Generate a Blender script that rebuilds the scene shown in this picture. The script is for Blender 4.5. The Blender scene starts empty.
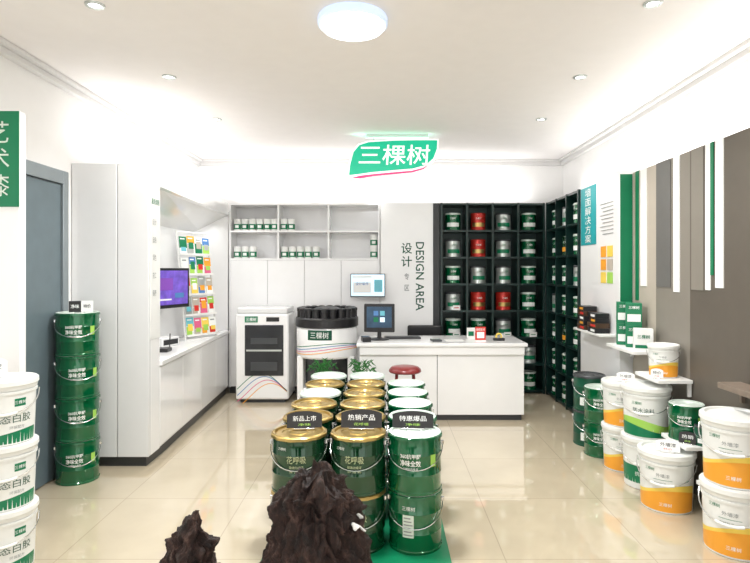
import bpy, bmesh, math, random
from mathutils import Vector, Matrix, noise
random.seed(7)
C = bpy.context.scene.collection
sc = bpy.context.scene
sc.view_settings.view_transform = 'Standard'
PI = math.pi
ORD = ['first','second','third','fourth','fifth','sixth','seventh','eighth']

# ---------------------------------------------------------------- materials
def mat(name, col, rough=0.5, metal=0.0, var=0.04, scale=8.0, emit=0.0, ecol=None, coat=0.0):
    m = bpy.data.materials.new(name); m.use_nodes = True
    nt = m.node_tree; b = nt.nodes['Principled BSDF']
    tc = nt.nodes.new('ShaderNodeTexCoord'); nz = nt.nodes.new('ShaderNodeTexNoise')
    nz.inputs['Scale'].default_value = scale; nz.inputs['Detail'].default_value = 3
    nt.links.new(tc.outputs['Object'], nz.inputs['Vector'])
    rp = nt.nodes.new('ShaderNodeValToRGB')
    c = Vector(col[:3])
    rp.color_ramp.elements[0].position = .3; rp.color_ramp.elements[1].position = .7
    rp.color_ramp.elements[0].color = (*(c*(1-var)), 1); rp.color_ramp.elements[1].color = (*[min(1, x*(1+var)) for x in c], 1)
    nt.links.new(nz.outputs['Fac'], rp.inputs['Fac']); nt.links.new(rp.outputs['Color'], b.inputs['Base Color'])
    b.inputs['Roughness'].default_value = rough; b.inputs['Metallic'].default_value = metal
    if coat: b.inputs['Coat Weight'].default_value = coat
    if emit:
        b.inputs['Emission Color'].default_value = (*(ecol or col)[:3], 1); b.inputs['Emission Strength'].default_value = emit
    return m

M = {}
M['wall'] = mat('wall_paint', (.89,.88,.87), .7, var=.01)
M['ceil'] = mat('ceiling_paint', (.89,.86,.85), .8, var=.01)
M['crown'] = mat('cornice_paint', (.72,.71,.70), .6, var=.01)
M['lam'] = mat('white_laminate', (.86,.86,.86), .16, var=.01, coat=.3)
M['lamg'] = mat('grey_white_laminate', (.74,.745,.75), .2, var=.01)
M['white'] = mat('white_plastic', (.82,.82,.80), .35, var=.02)
M['plinth'] = mat('dark_plinth', (.03,.032,.035), .4)
M['black'] = mat('black_plastic', (.012,.012,.014), .35)
M['dgrey'] = mat('dark_grey_metal', (.06,.065,.07), .4, .3)
M['doorgrey'] = mat('blue_grey_door', (.12,.16,.18), .4, var=.05)
M['doorframe'] = mat('door_frame_metal', (.28,.32,.34), .35, .4)
M['chrome'] = mat('chrome', (.7,.7,.7), .2, 1)
M['tinD'] = mat('dark_green_tin', (.002,.048,.015), .12, .35, var=.12, coat=.7)
M['tinG'] = mat('bright_green_tin', (.0,.110,.036), .12, .25, var=.08, coat=.7)
M['gold'] = mat('gold_metal', (.52,.37,.13), .30, .85, var=.16)
M['goldtext'] = mat('gold_print', (.55,.58,.35), .4, .1)
M['lidw'] = mat('pale_lid', (.64,.72,.66), .35, .2, var=.05)
M['wtext'] = mat('white_print', (.88,.9,.88), .5, var=.01)
M['green'] = mat('brand_green', (.0,.18,.075), .4)
M['dgreen'] = mat('deep_green', (.0,.07,.035), .35)
M['shelfg'] = mat('dark_green_shelf', (.004,.022,.019), .3, var=.1)
M['shelfb'] = mat('glow_tinted_shelf_back', (.007,.044,.035), .4, var=.1)  # greener than the boards: teal glow inside the shelves put into the colour
M['plas'] = mat('white_pail_plastic', (.78,.79,.76), .35, var=.02)
M['orange'] = mat('orange_print', (.85,.36,.03), .4)
M['yellow'] = mat('yellow_print', (.85,.62,.10), .4)
M['lime'] = mat('lime_print', (.35,.62,.10), .4)
M['red'] = mat('red_print', (.62,.03,.02), .35, var=.06)
M['redtin'] = mat('red_tin', (.50,.03,.02), .25, .3, var=.08)
M['silver'] = mat('silver_tin', (.55,.58,.56), .3, .6)
M['pink'] = mat('pink_print', (.7,.12,.25), .4)
M['blue'] = mat('blue_print', (.08,.22,.5), .4)
M['cyan'] = mat('cyan_print', (.15,.50,.60), .4)
M['teal'] = mat('teal_title_plate', (.01,.33,.36), .4)
M['purple'] = mat('purple_print', (.25,.08,.5), .4)
M['blackt'] = mat('black_print', (.015,.015,.015), .5)
M['beige'] = mat('beige_stripe', (.46,.41,.345), .5, var=.02)
M['taupe'] = mat('olive_grey_stripe', (.22,.20,.17), .5, var=.03)
M['olive'] = mat('dark_taupe_stripe', (.105,.090,.072), .5, var=.04)
M['sgrey'] = mat('grey_stripe', (.13,.127,.12), .5, var=.03)
M['ledge'] = mat('dark_taupe_board', (.20,.155,.12), .45, var=.12, scale=14)
M['table'] = mat('dark_wood', (.06,.03,.015), .35, var=.3, scale=10)
M['leaf'] = mat('palm_leaf', (.03,.17,.035), .45, var=.3, scale=20)
M['pot'] = mat('ceramic_pot', (.75,.74,.70), .3)
M['soil'] = mat('soil', (.04,.025,.015), .9)
M['stool'] = mat('dark_red_plastic', (.20,.012,.012), .3, coat=.3)
M['signg'] = mat('lightbox_green', (.0,.38,.22), .4, emit=.5, ecol=(.0,.62,.34))
M['signw'] = mat('lightbox_white', (.9,.9,.9), .4, emit=.5, ecol=(1,1,1))
M['signp'] = mat('lightbox_pink', (.8,.05,.2), .4, emit=.4, ecol=(.9,.05,.25))
M['lamp'] = mat('lamp_diffuser', (1,1,1), .4, emit=5, ecol=(.93,.97,1))
M['spotg'] = mat('downlight_lens', (1,1,1), .4, emit=8, ecol=(1,1,1))
M['lampring'] = mat('lamp_ring', (.70,.80,.98), .3, emit=.45, ecol=(.50,.68,1))
M['scrp'] = mat('purple_screen', (.12,.06,.3), .3, emit=.9, ecol=(.09,.06,.36), var=.5, scale=14)
M['scrw'] = mat('pale_screen', (.6,.75,.85), .3, emit=.75, ecol=(.55,.72,.82))
M['scrd'] = mat('dark_blue_screen', (.02,.05,.09), .3, emit=.3, ecol=(.02,.07,.14), var=.4, scale=12)
M['glassd'] = mat('dark_glass', (.02,.022,.026), .12)
M['printgrey'] = mat('grey_print', (.25,.27,.27), .5)

def bark():
    m = bpy.data.materials.new('weathered_root_wood'); m.use_nodes = True
    nt = m.node_tree; b = nt.nodes['Principled BSDF']; L = nt.links.new
    tc = nt.nodes.new('ShaderNodeTexCoord'); mp = nt.nodes.new('ShaderNodeMapping'); mp.inputs['Scale'].default_value = (16,16,9); mp.inputs['Rotation'].default_value=(.15,.2,0)
    nz = nt.nodes.new('ShaderNodeTexNoise'); nz.inputs['Scale'].default_value = 2.2; nz.inputs['Detail'].default_value = 10; nz.inputs['Roughness'].default_value = .75
    vo = nt.nodes.new('ShaderNodeTexVoronoi'); vo.feature='DISTANCE_TO_EDGE'; vo.inputs['Scale'].default_value = 2.4
    rp = nt.nodes.new('ShaderNodeValToRGB')
    rp.color_ramp.elements[0].position = .40; rp.color_ramp.elements[0].color = (.010,.005,.004,1)
    rp.color_ramp.elements[1].position = .74; rp.color_ramp.elements[1].color = (.26,.16,.125,1)
    e=rp.color_ramp.elements.new(.56); e.color=(.050,.024,.018,1)
    ad = nt.nodes.new('ShaderNodeMath'); ad.operation='ADD'
    mu = nt.nodes.new('ShaderNodeMath'); mu.operation='MULTIPLY'; mu.inputs[1].default_value=.5
    bp = nt.nodes.new('ShaderNodeBump'); bp.inputs['Strength'].default_value = 1; bp.inputs['Distance'].default_value = .02
    L(tc.outputs['Object'], mp.inputs['Vector']); L(mp.outputs['Vector'], nz.inputs['Vector']); L(mp.outputs['Vector'], vo.inputs['Vector'])
    L(nz.outputs['Fac'], rp.inputs['Fac']); L(rp.outputs['Color'], b.inputs['Base Color'])
    L(vo.outputs['Distance'], mu.inputs[0]); L(mu.outputs[0], ad.inputs[0]); L(nz.outputs['Fac'], ad.inputs[1])
    L(ad.outputs[0], bp.inputs['Height']); L(bp.outputs['Normal'], b.inputs['Normal'])
    b.inputs['Roughness'].default_value = .5
    return m
M['bark'] = bark()
def tiles():
    m = bpy.data.materials.new('polished_floor_tiles'); m.use_nodes = True
    nt = m.node_tree; b = nt.nodes['Principled BSDF']; L = nt.links.new
    tc = nt.nodes.new('ShaderNodeTexCoord'); mp = nt.nodes.new('ShaderNodeMapping'); mp.inputs['Location'].default_value = (.15,.2,0)
    br = nt.nodes.new('ShaderNodeTexBrick'); br.offset = 0; br.squash = 1
    br.inputs['Scale'].default_value = 1; br.inputs['Brick Width'].default_value = .8; br.inputs['Row Height'].default_value = .8
    br.inputs['Mortar Size'].default_value = .003; br.inputs['Mortar Smooth'].default_value = .1
    br.inputs['Color1'].default_value = (.59,.51,.37,1); br.inputs['Color2'].default_value = (.57,.49,.355,1); br.inputs['Mortar'].default_value = (.44,.37,.27,1)
    nz = nt.nodes.new('ShaderNodeTexNoise'); nz.inputs['Scale'].default_value = 3; nz.inputs['Detail'].default_value = 6
    mx = nt.nodes.new('ShaderNodeMix'); mx.data_type = 'RGBA'; mx.blend_type = 'MULTIPLY'; mx.inputs['Factor'].default_value = .22
    L(tc.outputs['Object'], mp.inputs['Vector']); L(mp.outputs['Vector'], br.inputs['Vector']); L(tc.outputs['Object'], nz.inputs['Vector'])
    L(br.outputs['Color'], mx.inputs[6]); L(nz.outputs['Fac'], mx.inputs[7]); L(mx.outputs[2], b.inputs['Base Color'])
    b.inputs['Roughness'].default_value = .05; b.inputs['Specular IOR Level'].default_value = 1.0; b.inputs['Coat Weight'].default_value=.5; b.inputs['Coat Roughness'].default_value=.03
    return m
M['tile'] = tiles()

# ---------------------------------------------------------------- text cache
_tc = {}
def text_geo(s, spacing=1.0, line=1.0, bold=.012):
    k = (s, spacing, line, bold)
    if k in _tc: return _tc[k]
    cu = bpy.data.curves.new('t', 'FONT'); cu.body = s; cu.align_x = 'CENTER'; cu.align_y = 'CENTER'
    cu.size = 1; cu.resolution_u = 2; cu.space_character = spacing; cu.space_line = line
    cu.offset = bold
    ob = bpy.data.objects.new('t', cu); C.objects.link(ob)
    dg = bpy.context.evaluated_depsgraph_get(); dg.update()
    me = bpy.data.meshes.new_from_object(ob.evaluated_get(dg))
    v = [tuple(p.co) for p in me.vertices]; f = [tuple(p.vertices) for p in me.polygons]
    if v:
        x0=min(p[0] for p in v); x1=max(p[0] for p in v); y0=min(p[1] for p in v); y1=max(p[1] for p in v)
        v = [(p[0]-(x0+x1)/2, p[1]-(y0+y1)/2) for p in v]
        _tc[k] = (v, f, x1-x0, y1-y0)
    else: _tc[k] = ([], [], 1, 1)
    bpy.data.objects.remove(ob); bpy.data.meshes.remove(me); bpy.data.curves.remove(cu)
    return _tc[k]

# ---------------------------------------------------------------- mesh builder
class MB:
    def __init__(s): s.v=[]; s.f=[]; s.mi=[]; s.ms=[]
    def add(s, vs, fs, m):
        if m not in s.ms: s.ms.append(m)
        k = s.ms.index(m); o = len(s.v)
        s.v += [tuple(p) for p in vs]
        for f in fs: s.f.append(tuple(i+o for i in f)); s.mi.append(k)
        return s
    def box(s, x0,x1,y0,y1,z0,z1,m):
        vs=[(x,y,z) for z in (z0,z1) for y in (y0,y1) for x in (x0,x1)]
        return s.add(vs, [(0,2,3,1),(4,5,7,6),(0,1,5,4),(2,6,7,3),(0,4,6,2),(1,3,7,5)], m)
    def lathe(s, prof, m, seg=40, c=(0,0,0), mod=None, a0=0):
        vs=[]; n=len(prof)
        for i in range(seg):
            a=a0+2*PI*i/seg
            for j,(r,z) in enumerate(prof):
                rr = r*(mod(i,j) if mod else 1)
                vs.append((c[0]+rr*math.cos(a), c[1]+rr*math.sin(a), c[2]+z))
        fs=[]
        for i in range(seg):
            k=(i+1)%seg
            for j in range(n-1):
                fs.append((i*n+j, k*n+j, k*n+j+1, i*n+j+1))
        return s.add(vs, fs, m)
    def tube(s, pts, r, m, seg=8, cap=True, closed=False):
        pts=[Vector(p) for p in pts]; n=len(pts); vs=[]
        rs = r if isinstance(r,(list,tuple)) else [r]*n
        for i,p in enumerate(pts):
            if closed: d=(pts[(i+1)%n]-pts[i-1]).normalized()
            else: d=(pts[min(i+1,n-1)]-pts[max(i-1,0)]).normalized()
            up=Vector((0,0,1)) if abs(d.z)<.9 else Vector((0,1,0))
            u=d.cross(up).normalized(); w=u.cross(d).normalized()
            for k in range(seg):
                a=2*PI*k/seg; vs.append(p+(u*math.cos(a)+w*math.sin(a))*rs[i])
        fs=[]
        for i in range(n if closed else n-1):
            j=(i+1)%n
            for k in range(seg):
                l=(k+1)%seg; fs.append((i*seg+k,i*seg+l,j*seg+l,j*seg+k))
        if cap and not closed:
            fs.append(tuple(range(seg))); fs.append(tuple((n-1)*seg+k for k in reversed(range(seg))))
        return s.add(vs, fs, m)
    def prism(s, pts, fn0, fn1, m):
        n=len(pts); vs=[fn0(*p) for p in pts]+[fn1(*p) for p in pts]
        fs=[tuple(range(n)), tuple(reversed(range(n,2*n)))]+[(i,n+i,n+(i+1)%n,(i+1)%n) for i in range(n)]
        return s.add(vs, fs, m)
    def text(s, t, size, o, xd, yd, m, fit=None, **k):
        v,f,w,h = text_geo(t, **k); o=Vector(o); xd=Vector(xd); yd=Vector(yd)
        sx=sy=size
        if fit: sx=fit[0]/w; sy=fit[1]/h
        return s.add([o+xd*(p[0]*sx)+yd*(p[1]*sy) for p in v], f, m)
    def ctext(s, t, size, zc, rf, m, ang=0, fit=None, **k):
        v,f,w,h = text_geo(t, **k); vs=[]
        sx=sy=size
        if fit: sx=fit[0]/w; sy=fit[1]/h
        for p in v:
            z=zc+p[1]*sy; r=rf(z)+.0018; a=ang+p[0]*sx/r; vs.append((r*math.sin(a), -r*math.cos(a), z))
        return s.add(vs, f, m)
    def wrap(s, a0,a1, lo, hi, rf, m, n=24, off=.0008):
        vs=[]
        for i in range(n+1):
            a=a0+(a1-a0)*i/n
            l,h=lo(a),hi(a)
            for q in range(4):
                z=l+(h-l)*q/3; r=rf(z)+off; vs.append((r*math.sin(a),-r*math.cos(a),z))
        fs=[(i*4+q,(i+1)*4+q,(i+1)*4+q+1,i*4+q+1) for i in range(n) for q in range(3)]
        return s.add(vs, fs, m)
    def ribbon(s, pts, w, fn, m):
        vs=[]
        for i,(x,y) in enumerate(pts):
            a=pts[max(i-1,0)]; b=pts[min(i+1,len(pts)-1)]
            d=Vector((b[0]-a[0],b[1]-a[1])).normalized(); nx,ny=-d.y*w/2,d.x*w/2
            vs.append(fn(x-nx,y-ny)); vs.append(fn(x+nx,y+ny))
        fs=[(2*i,2*i+2,2*i+3,2*i+1) for i in range(len(pts)-1)]
        return s.add(vs, fs, m)
    def build(s, name, parent=None, bevel=0, smooth=True, ang=35):
        me=bpy.data.meshes.new(name); me.from_pydata(s.v,[],s.f)
        for m in s.ms: me.materials.append(M[m])
        me.polygons.foreach_set('material_index', s.mi)
        me.update()
        if smooth:
            me.polygons.foreach_set('use_smooth',[True]*len(me.polygons))
            try: me.set_sharp_from_angle(angle=math.radians(ang))
            except Exception: pass
        o=bpy.data.objects.new(name, me); C.objects.link(o)
        if parent: o.parent=parent
        if bevel:
            b=o.modifiers.new('bevel','BEVEL'); b.width=bevel; b.segments=2; b.limit_method='ANGLE'; b.angle_limit=math.radians(50)
        return o

def thing(name, label, cat, loc=(0,0,0), rz=0, group=None):
    o=bpy.data.objects.new(name, None); o.empty_display_size=.1; C.objects.link(o)
    o.location=loc; o.rotation_euler=(0,0,rz); o['label']=label; o['category']=cat
    if group: o['group']=group
    return o
def tag(o,label,cat,group=None):
    o['label']=label; o['category']=cat
    if group: o['group']=group
    return o
def struct(o): o['kind']='structure'; return o
def dup(root, loc, rz, label, group=None):
    r=root.copy(); C.objects.link(r); r.location=loc; r.rotation_euler=(0,0,rz); r['label']=label
    if group: r['group']=group
    elif 'group' in r: del r['group']
    for ch in list(root.children):
        c=ch.copy(); C.objects.link(c); c.parent=r
        for g in ch.children:
            d=g.copy(); C.objects.link(d); d.parent=c
    return r
PROTO={}
def place(kind, maker, loc, rz, label, group=None, scale=1.0):
    if kind in PROTO: o=dup(PROTO[kind], loc, rz, label, group)
    else:
        o=maker(); PROTO[kind]=o; o.location=loc; o.rotation_euler=(0,0,rz); o['label']=label
        if group: o['group']=group
    o.scale=(scale,)*3
    return o

# ---------------------------------------------------------------- room shell
XL,XR,YB,YF,H = -2.46, 2.37, 7.4, -1.4, 3.0
struct(MB().box(XL-.2,XR+.2,YF,YB+.2,-.1,0,'tile').build('floor'))
struct(MB().box(XL-.2,XR+.2,YF,YB+.2,H,H+.1,'ceil').build('ceiling'))
struct(MB().box(XL-.15,XL,YF,YB+.15,0,H,'wall').build('wall_left'))
struct(MB().box(XR,XR+.15,YF,YB+.15,0,H,'wall').build('wall_right'))
struct(MB().box(XL,XR,YB,YB+.15,0,H,'wall').build('wall_back'))
def crown(name, boxes):
    mb=MB()
    for b in boxes: mb.box(*b,'crown')
    struct(mb.build(name,bevel=.006))
crown('trim_1',[(XL,XL+.09,YF,YB,H-.03,H),(XL,XL+.05,YF,YB,H-.075,H-.03)])
crown('trim_2',[(XR-.09,XR,YF,YB,H-.03,H),(XR-.05,XR,YF,YB,H-.075,H-.03)])
crown('trim_3',[(XL+.09,XR-.09,YB-.09,YB,H-.03,H),(XL+.05,XR-.05,YB-.05,YB,H-.075,H-.03)])
d=bpy.data.objects.new('door_1',None); C.objects.link(d); struct(d); d.location=(XL,3.85,0)
mb=MB(); mb.box(0,.04,-.45,-.38,0,2.3,'doorframe').box(0,.04,.38,.45,0,2.3,'doorframe').box(0,.04,-.38,.38,2.2,2.3,'doorframe'); mb.build('door_frame',d,bevel=.004)
MB().box(.002,.022,-.375,.375,.01,2.195,'doorgrey').build('door_leaf',d,bevel=.003)
MB().tube([(.022,-.28,1.0),(.06,-.28,1.0),(.06,-.2,1.0)],.009,'chrome').build('door_handle',d)

# ---------------------------------------------------------------- left display cabinet
lc=thing('display_cabinet','tall white built-in wall cabinet with a sloping hood over an open niche','cabinet',(-2.15,5.7,0))
ox,oy=2.15,-5.7
def lb(mb,x0,x1,y0,y1,z0,z1,m): return mb.box(x0+ox,x1+ox,y0+oy,y1+oy,z0,z1,m)
ZT=2.39
YC=4.62
def fx(y): return -1.85-.105*max(0,(y-YC))/2.4      # front line tapers towards the back wall
def quad(mb,pts,z0,z1,m): return mb.prism([(x+ox,y+oy) for x,y in pts],lambda a,b:(a,b,z0),lambda a,b:(a,b,z1),m)
mb=MB(); lb(mb,-2.455,-2.10,4.40,4.45,.08,ZT,'lamg'); mb.build('end_panel',lc,bevel=.004)
mb=MB(); lb(mb,-2.095,-1.85,4.40,4.45,.08,ZT,'lamg'); mb.build('end_panel',lc,bevel=.004)
mb=MB(); lb(mb,-2.455,-1.85,4.45,YC,.08,ZT,'lam'); mb.build('side_column',lc,bevel=.004)
Ya,Yb=YC,7.02
def loft(sa,sb,m,name):
    n=len(sa); MB().add(sa+sb,[tuple(range(n)),tuple(reversed(range(n,2*n)))]+[(i,i+n,(i+1)%n+n,(i+1)%n) for i in range(n)],m).build(name,lc,smooth=False)
def sec(y,f): return [(f+ox,y+oy,ZT),(f+ox,y+oy,2.24),(-2.28+ox,y+oy,2.00),(-2.455+ox,y+oy,2.00),(-2.455+ox,y+oy,ZT)]
loft(sec(Ya,fx(Ya)),sec(Yb,fx(Yb)),'lam','hood')
def lip(y,f): return [(f+.012+ox,y+oy,2.275),(f+.012+ox,y+oy,2.235),(f-.03+ox,y+oy,2.222),(f-.001+ox,y+oy,2.275)]
loft(lip(Ya+.002,fx(Ya)),lip(Yb,fx(Yb)),'lam','hood_lip')
mb=MB(); lb(mb,-2.455,-2.28,YC,7.02,.80,2.0,'lam'); mb.build('niche_back',lc)
mb=MB(); quad(mb,[(fx(7.02),7.02),(-2.28,7.02),(-2.28,6.66)],.80,2.22,'lam'); mb.build('end_reveal',lc,smooth=False)
mb=MB(); quad(mb,[(-2.455,YC),(fx(YC)-.012,YC),(fx(7.02)-.012,7.02),(-2.455,7.02)],.08,.76,'lamg'); mb.build('base_carcass',lc)
for i in range(4):
    y0=YC+.005+i*.598; y1=y0+.59; mb=MB(); quad(mb,[(fx(y0)-.012,y0),(fx(y0)+.003,y0),(fx(y1)+.003,y1),(fx(y1)-.012,y1)],.10,.75,'lam'); mb.build('cabinet_door',lc,bevel=.002)
mb=MB(); quad(mb,[(-2.28,YC),(fx(YC)+.02,YC),(fx(7.0)+.02,7.0),(-2.28,7.0)],.76,.80,'lam'); mb.build('counter_top',lc,bevel=.004)
mb=MB(); quad(mb,[(-2.455,4.43),(-1.88,4.43),(-1.88,4.75),(fx(7.02)-.03,7.02),(-2.455,7.02)],0,.08,'plinth'); mb.build('plinth',lc)

t=thing('wall_notice','narrow pale notice with small faint lettering on the side of the tall column','poster',(-1.849,4.52,1.6))
MB().box(0,.004,-.095,.095,-.6,.6,'white').build('board',t)
mb=MB(); X=.006
mb.text('服务流程',.05,(X,0,.50),(0,1,0),(0,0,1),'green',fit=(.15,.045))
mb.text('设计\n选色\n调色\n施工\n保养',.05,(X,-.02,.05),(0,1,0),(0,0,1),'printgrey',fit=(.07,.62),line=2.6,bold=0)
mb.build('lettering',t)

t=thing('television','black-framed flat television with a purple blue screen mounted in the niche','television',(-2.12,5.58,1.37),math.radians(70))
MB().box(-.27,.27,0,.03,-.20,.20,'black').build('bezel',t,bevel=.006)
mb=MB().box(-.24,.24,-.003,0,-.165,.175,'scrp')
mb.box(-.18,.02,-.005,-.003,-.02,.10,'purple').box(.05,.18,-.005,-.003,-.1,-.05,'blue').box(-.18,0,-.005,-.003,-.12,-.105,'wtext')
mb.build('screen',t)
MB().box(-.05,.05,.03,.13,-.05,.05,'dgrey').build('wall_bracket',t)
for i,y in enumerate((5.35,5.55)):
    t=thing('wall_socket',f'white socket plate in the niche below the television, {["nearer the tall column","nearer the brochure rack"][i]}','socket',(-2.28,y,.98),0,'sockets in the niche')
    MB().box(0,.008,-.045,.045,-.045,.045,'white').build('plate',t,bevel=.002)
    MB().box(.008,.01,-.022,.022,-.01,.012,'black').build('slot',t)
t=thing('router','small black box device lying on the niche counter','device',(-2.06,5.15,.80))
MB().box(-.09,.09,-.06,.06,0,.035,'black').build('casing',t,bevel=.006)
for sx in (-.07,.07): MB().tube([(sx,.05,.03),(sx,.06,.16)],.005,'black').build('antenna',t)
t=thing('set_top_box','grey box device with a dark front standing below the television','device',(-2.15,5.52,.80),math.radians(70))
MB().box(-.12,.12,-.06,.06,0,.09,'lamg').build('casing',t,bevel=.006)
MB().box(-.10,.10,-.063,-.06,.02,.07,'black').build('front_plate',t)

# brochure rack
RA=math.radians(60); RL=Vector((-2.07,6.18,.80))
rk=thing('brochure_rack','white tiered brochure rack standing on the niche counter','brochure rack',RL,RA)
RS=.86; rk.scale=(RS,RS,.97)
Rm=Matrix.Translation(RL)@Matrix.Rotation(RA,4,'Z')@Matrix.Diagonal((RS,RS,.97,1))
for sx in (-.25,.25): MB().tube([(sx,-.09,0),(sx,.08,1.2)],.010,'white').build('upright',rk)
MB().tube([(-.25,.08,1.2),(.25,.08,1.2)],.010,'white').build('top_rail',rk)
MB().box(-.25,.25,-.12,.10,0,.012,'white').build('base',rk,bevel=.003)
tier=[]
for k in range(5):
    z=.04+k*.225; y=-.09+z*.142
    tier.append((y,z))
    MB().box(-.25,.25,y-.045,y,z,z+.006,'white').box(-.25,.25,y-.047,y-.043,z,z+.022,'white').build('tier',rk)
cols=['cyan','orange','lime','pink','wtext','silver','yellow','blue','beige','wtext','green','red']
cn={'cyan':'pale blue','orange':'orange','lime':'lime green','pink':'pink','silver':'silver grey','yellow':'yellow','blue':'blue','red':'red','green':'green','wtext':'white','beige':'beige'}
tn=['bottom','second lowest','middle','second highest','top']
rb_=random.Random(21)
for k,(y,z) in enumerate(tier):
    for j in range(4):
        c=cols[(k*5+j*3+k//2)%12]; c2=cols[rb_.randrange(12)]; c3=cols[rb_.randrange(12)]
        wd=rb_.uniform(.050,.060); ht=rb_.uniform(.185,.215); sp=rb_.uniform(.35,.7)*ht
        mb=MB().box(-wd,wd,-.004,.004,0,ht,'white').box(-wd,wd,-.006,-.004,sp,ht-.002,c).box(-wd,wd*rb_.uniform(.3,1),-.006,-.004,.01,sp*.95,c2)
        mb.box(-wd*.7,wd*.5,-.008,-.006,ht-.035,ht-.022,'wtext' if c!='wtext' else 'printgrey')
        mb.box(-wd*.6,wd*.7,-.0075,-.006,sp*.5,sp*rb_.uniform(1.0,1.3),c3)
        o=mb.build('brochure')
        o.matrix_world=Rm@Matrix.Translation((-.185+j*.123,y-.022,z+.007))@Matrix.Rotation(math.radians(-8),4,'X')
        tag(o,f'{cn[c]} topped brochure, {ORD[j]} from left in the {tn[k]} tier of the rack','brochure','brochures on the rack')

# ---------------------------------------------------------------- back shelving unit
bs=thing('shelving_unit','white back wall unit with open shelves above tall plain doors','shelving',(-1.0,7.05,0))
def bb(mb,x0,x1,y0,y1,z0,z1,m='lam'): return mb.box(x0+1.0,x1+1.0,y0-7.05,y1-7.05,z0,z1,m)
X0,X1=-1.945,-.055
mb=MB(); bb(mb,X0,X1,7.34,7.38,.08,ZT,'lam'); mb.build('back_panel',bs)
mb=MB(); bb(mb,X0,X0+.02,7.03,7.34,.08,ZT); mb.build('side_panel',bs)
mb=MB(); bb(mb,X1-.02,X1,7.03,7.34,.08,ZT); mb.build('side_panel',bs)
for z in (ZT-.025,2.025,1.675):
    mb=MB(); bb(mb,X0+.02,X1-.02,7.03,7.34,z,z+.022); mb.build('shelf',bs)
for x in (-1.33,-.70):
    for za,zb in ((1.697,2.025),(2.047,ZT-.025)):
        mb=MB(); bb(mb,x-.011,x+.011,7.04,7.34,za,zb); mb.build('divider',bs)
for i in range(4):
    w=(X1-X0-.04)/4; x=X0+.02+i*w
    mb=MB(); bb(mb,x+.002,x+w-.002,7.03,7.05,.09,1.672,'lam'); mb.build('cabinet_door',bs,bevel=.002)
mb=MB(); bb(mb,X0,X1,7.06,7.38,0,.08,'plinth'); mb.build('plinth',bs)

def mk_can():
    t=thing('paint_can','','paint can')
    MB().lathe([(0,0),(.045,0),(.047,.004),(.047,.13),(.044,.138),(.0,.138)],'plas',20).build('body',t)
    MB().lathe([(.0,.146),(.040,.146),(.044,.15),(.047,.146),(.048,.13)],'white',20).build('lid',t)
    MB().wrap(-1.2,1.2,lambda a:.018,lambda a:.085,lambda z:.047,'green').wrap(-.5,.5,lambda a:.035,lambda a:.07,lambda z:.0478,'white',6).build('label',t)
    return t
rows=[(2.047,[-1.86,-1.765,-1.67,-1.575,-1.48,-1.39,-1.27,-1.175],'upper'),(1.697,[-1.86,-1.76,-1.66,-1.26,-1.16,-1.06,-.96,-.86,-.13],'lower')]
for z,xs,nm in rows:
    for i,x in enumerate(xs):
        n=ORD[i] if i<8 else 'last'
        place('can',mk_can,(x,7.12,z),0,f'small white can with green label, {n} from the left on the {nm} white shelf','small cans on the white shelves')
    if nm=='lower': place('can',mk_can,(-.13,7.12,z+.15),0,'small white can on top of the lone can at the right end','small cans on the white shelves')

t=thing('wall_panel','white panel beside the dark shelves with vertical green lettering','wall panel',(.285,7.05,0))
MB().box(-.33,.33,-.03,.30,.0,ZT,'lam').build('board',t,bevel=.003)
mb=MB(); yf=-.032
mb.text('DESIGN AREA',.1,(.165,yf,1.47),(0,0,-1),(1,0,0),'dgreen',fit=(.86,.105)); mb.build('title',t)
mb=MB(); mb.text('设\n计',.13,(.0,yf,1.74),(1,0,0),(0,0,1),'dgreen',fit=(.135,.30),line=1.15)
mb.text('专\n区',.06,(.0,yf,1.40),(1,0,0),(0,0,1),'printgrey',fit=(.06,.22),line=1.6)
mb.build('lettering',t)
struct(MB().box(.62,.70,7.05,7.38,0,ZT,'plinth').build('slot_shadow_strip'))  # dark filler standing in for the shadow in the slot beside the shelves

# ---------------------------------------------------------------- tins and pails
def tin_parts(t, r, h, body, lid, lugs=True, handle=True, seg=48):
    mb=MB(); mb.lathe([(0,.004),(r*.93,.004),(r*.95,0),(r*.985,.0),(r*.99,.012),(r*.965,.016),(r*.965,h*.32),(r*.975,h*.33),(r*.965,h*.34),(r*.965,h*.66),(r*.975,h*.67),(r*.965,h*.68),(r*.965,h*.93),(r*.90,h*.95)],body,seg); mb.build('body',t)
    mod=(lambda i,j: 1+(.014 if (i//2)%2 else -.012)) if lugs else None
    mb=MB(); mb.lathe([(0,h-.012),(r*.3,h-.012),(r*.32,h-.008),(r*.34,h-.012),(r*.6,h-.012),(r*.62,h-.008),(r*.82,h-.010),(r*.85,h-.014),(r*.87,h-.001),(r*.93,h),(r*.96,h-.004)],lid[0],seg)
    mb.lathe([(r*.96,h-.004),(r*1.0,h-.008),(r*1.005,h-.022),(r*.97,h-.023)],lid[1],seg,mod=mod); mb.build('lid',t)
    if handle:
        mb=MB(); pts=[]
        for i in range(17):
            a=-PI/2+PI*i/16; rr=r*.965+.008
            pts.append((rr*math.sin(a),-rr*math.cos(a),h*.80-h*.36*max(0,math.cos(a))**.8))
        mb.tube(pts,.0028,'chrome',6)
        for s in (-1,1): mb.lathe([(0,-.012),(.012,-.01),(.012,.01),(0,.012)],'chrome',10,c=(s*(r*.965+.004),0,h*.80))
        mb.build('handle',t)
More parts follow.
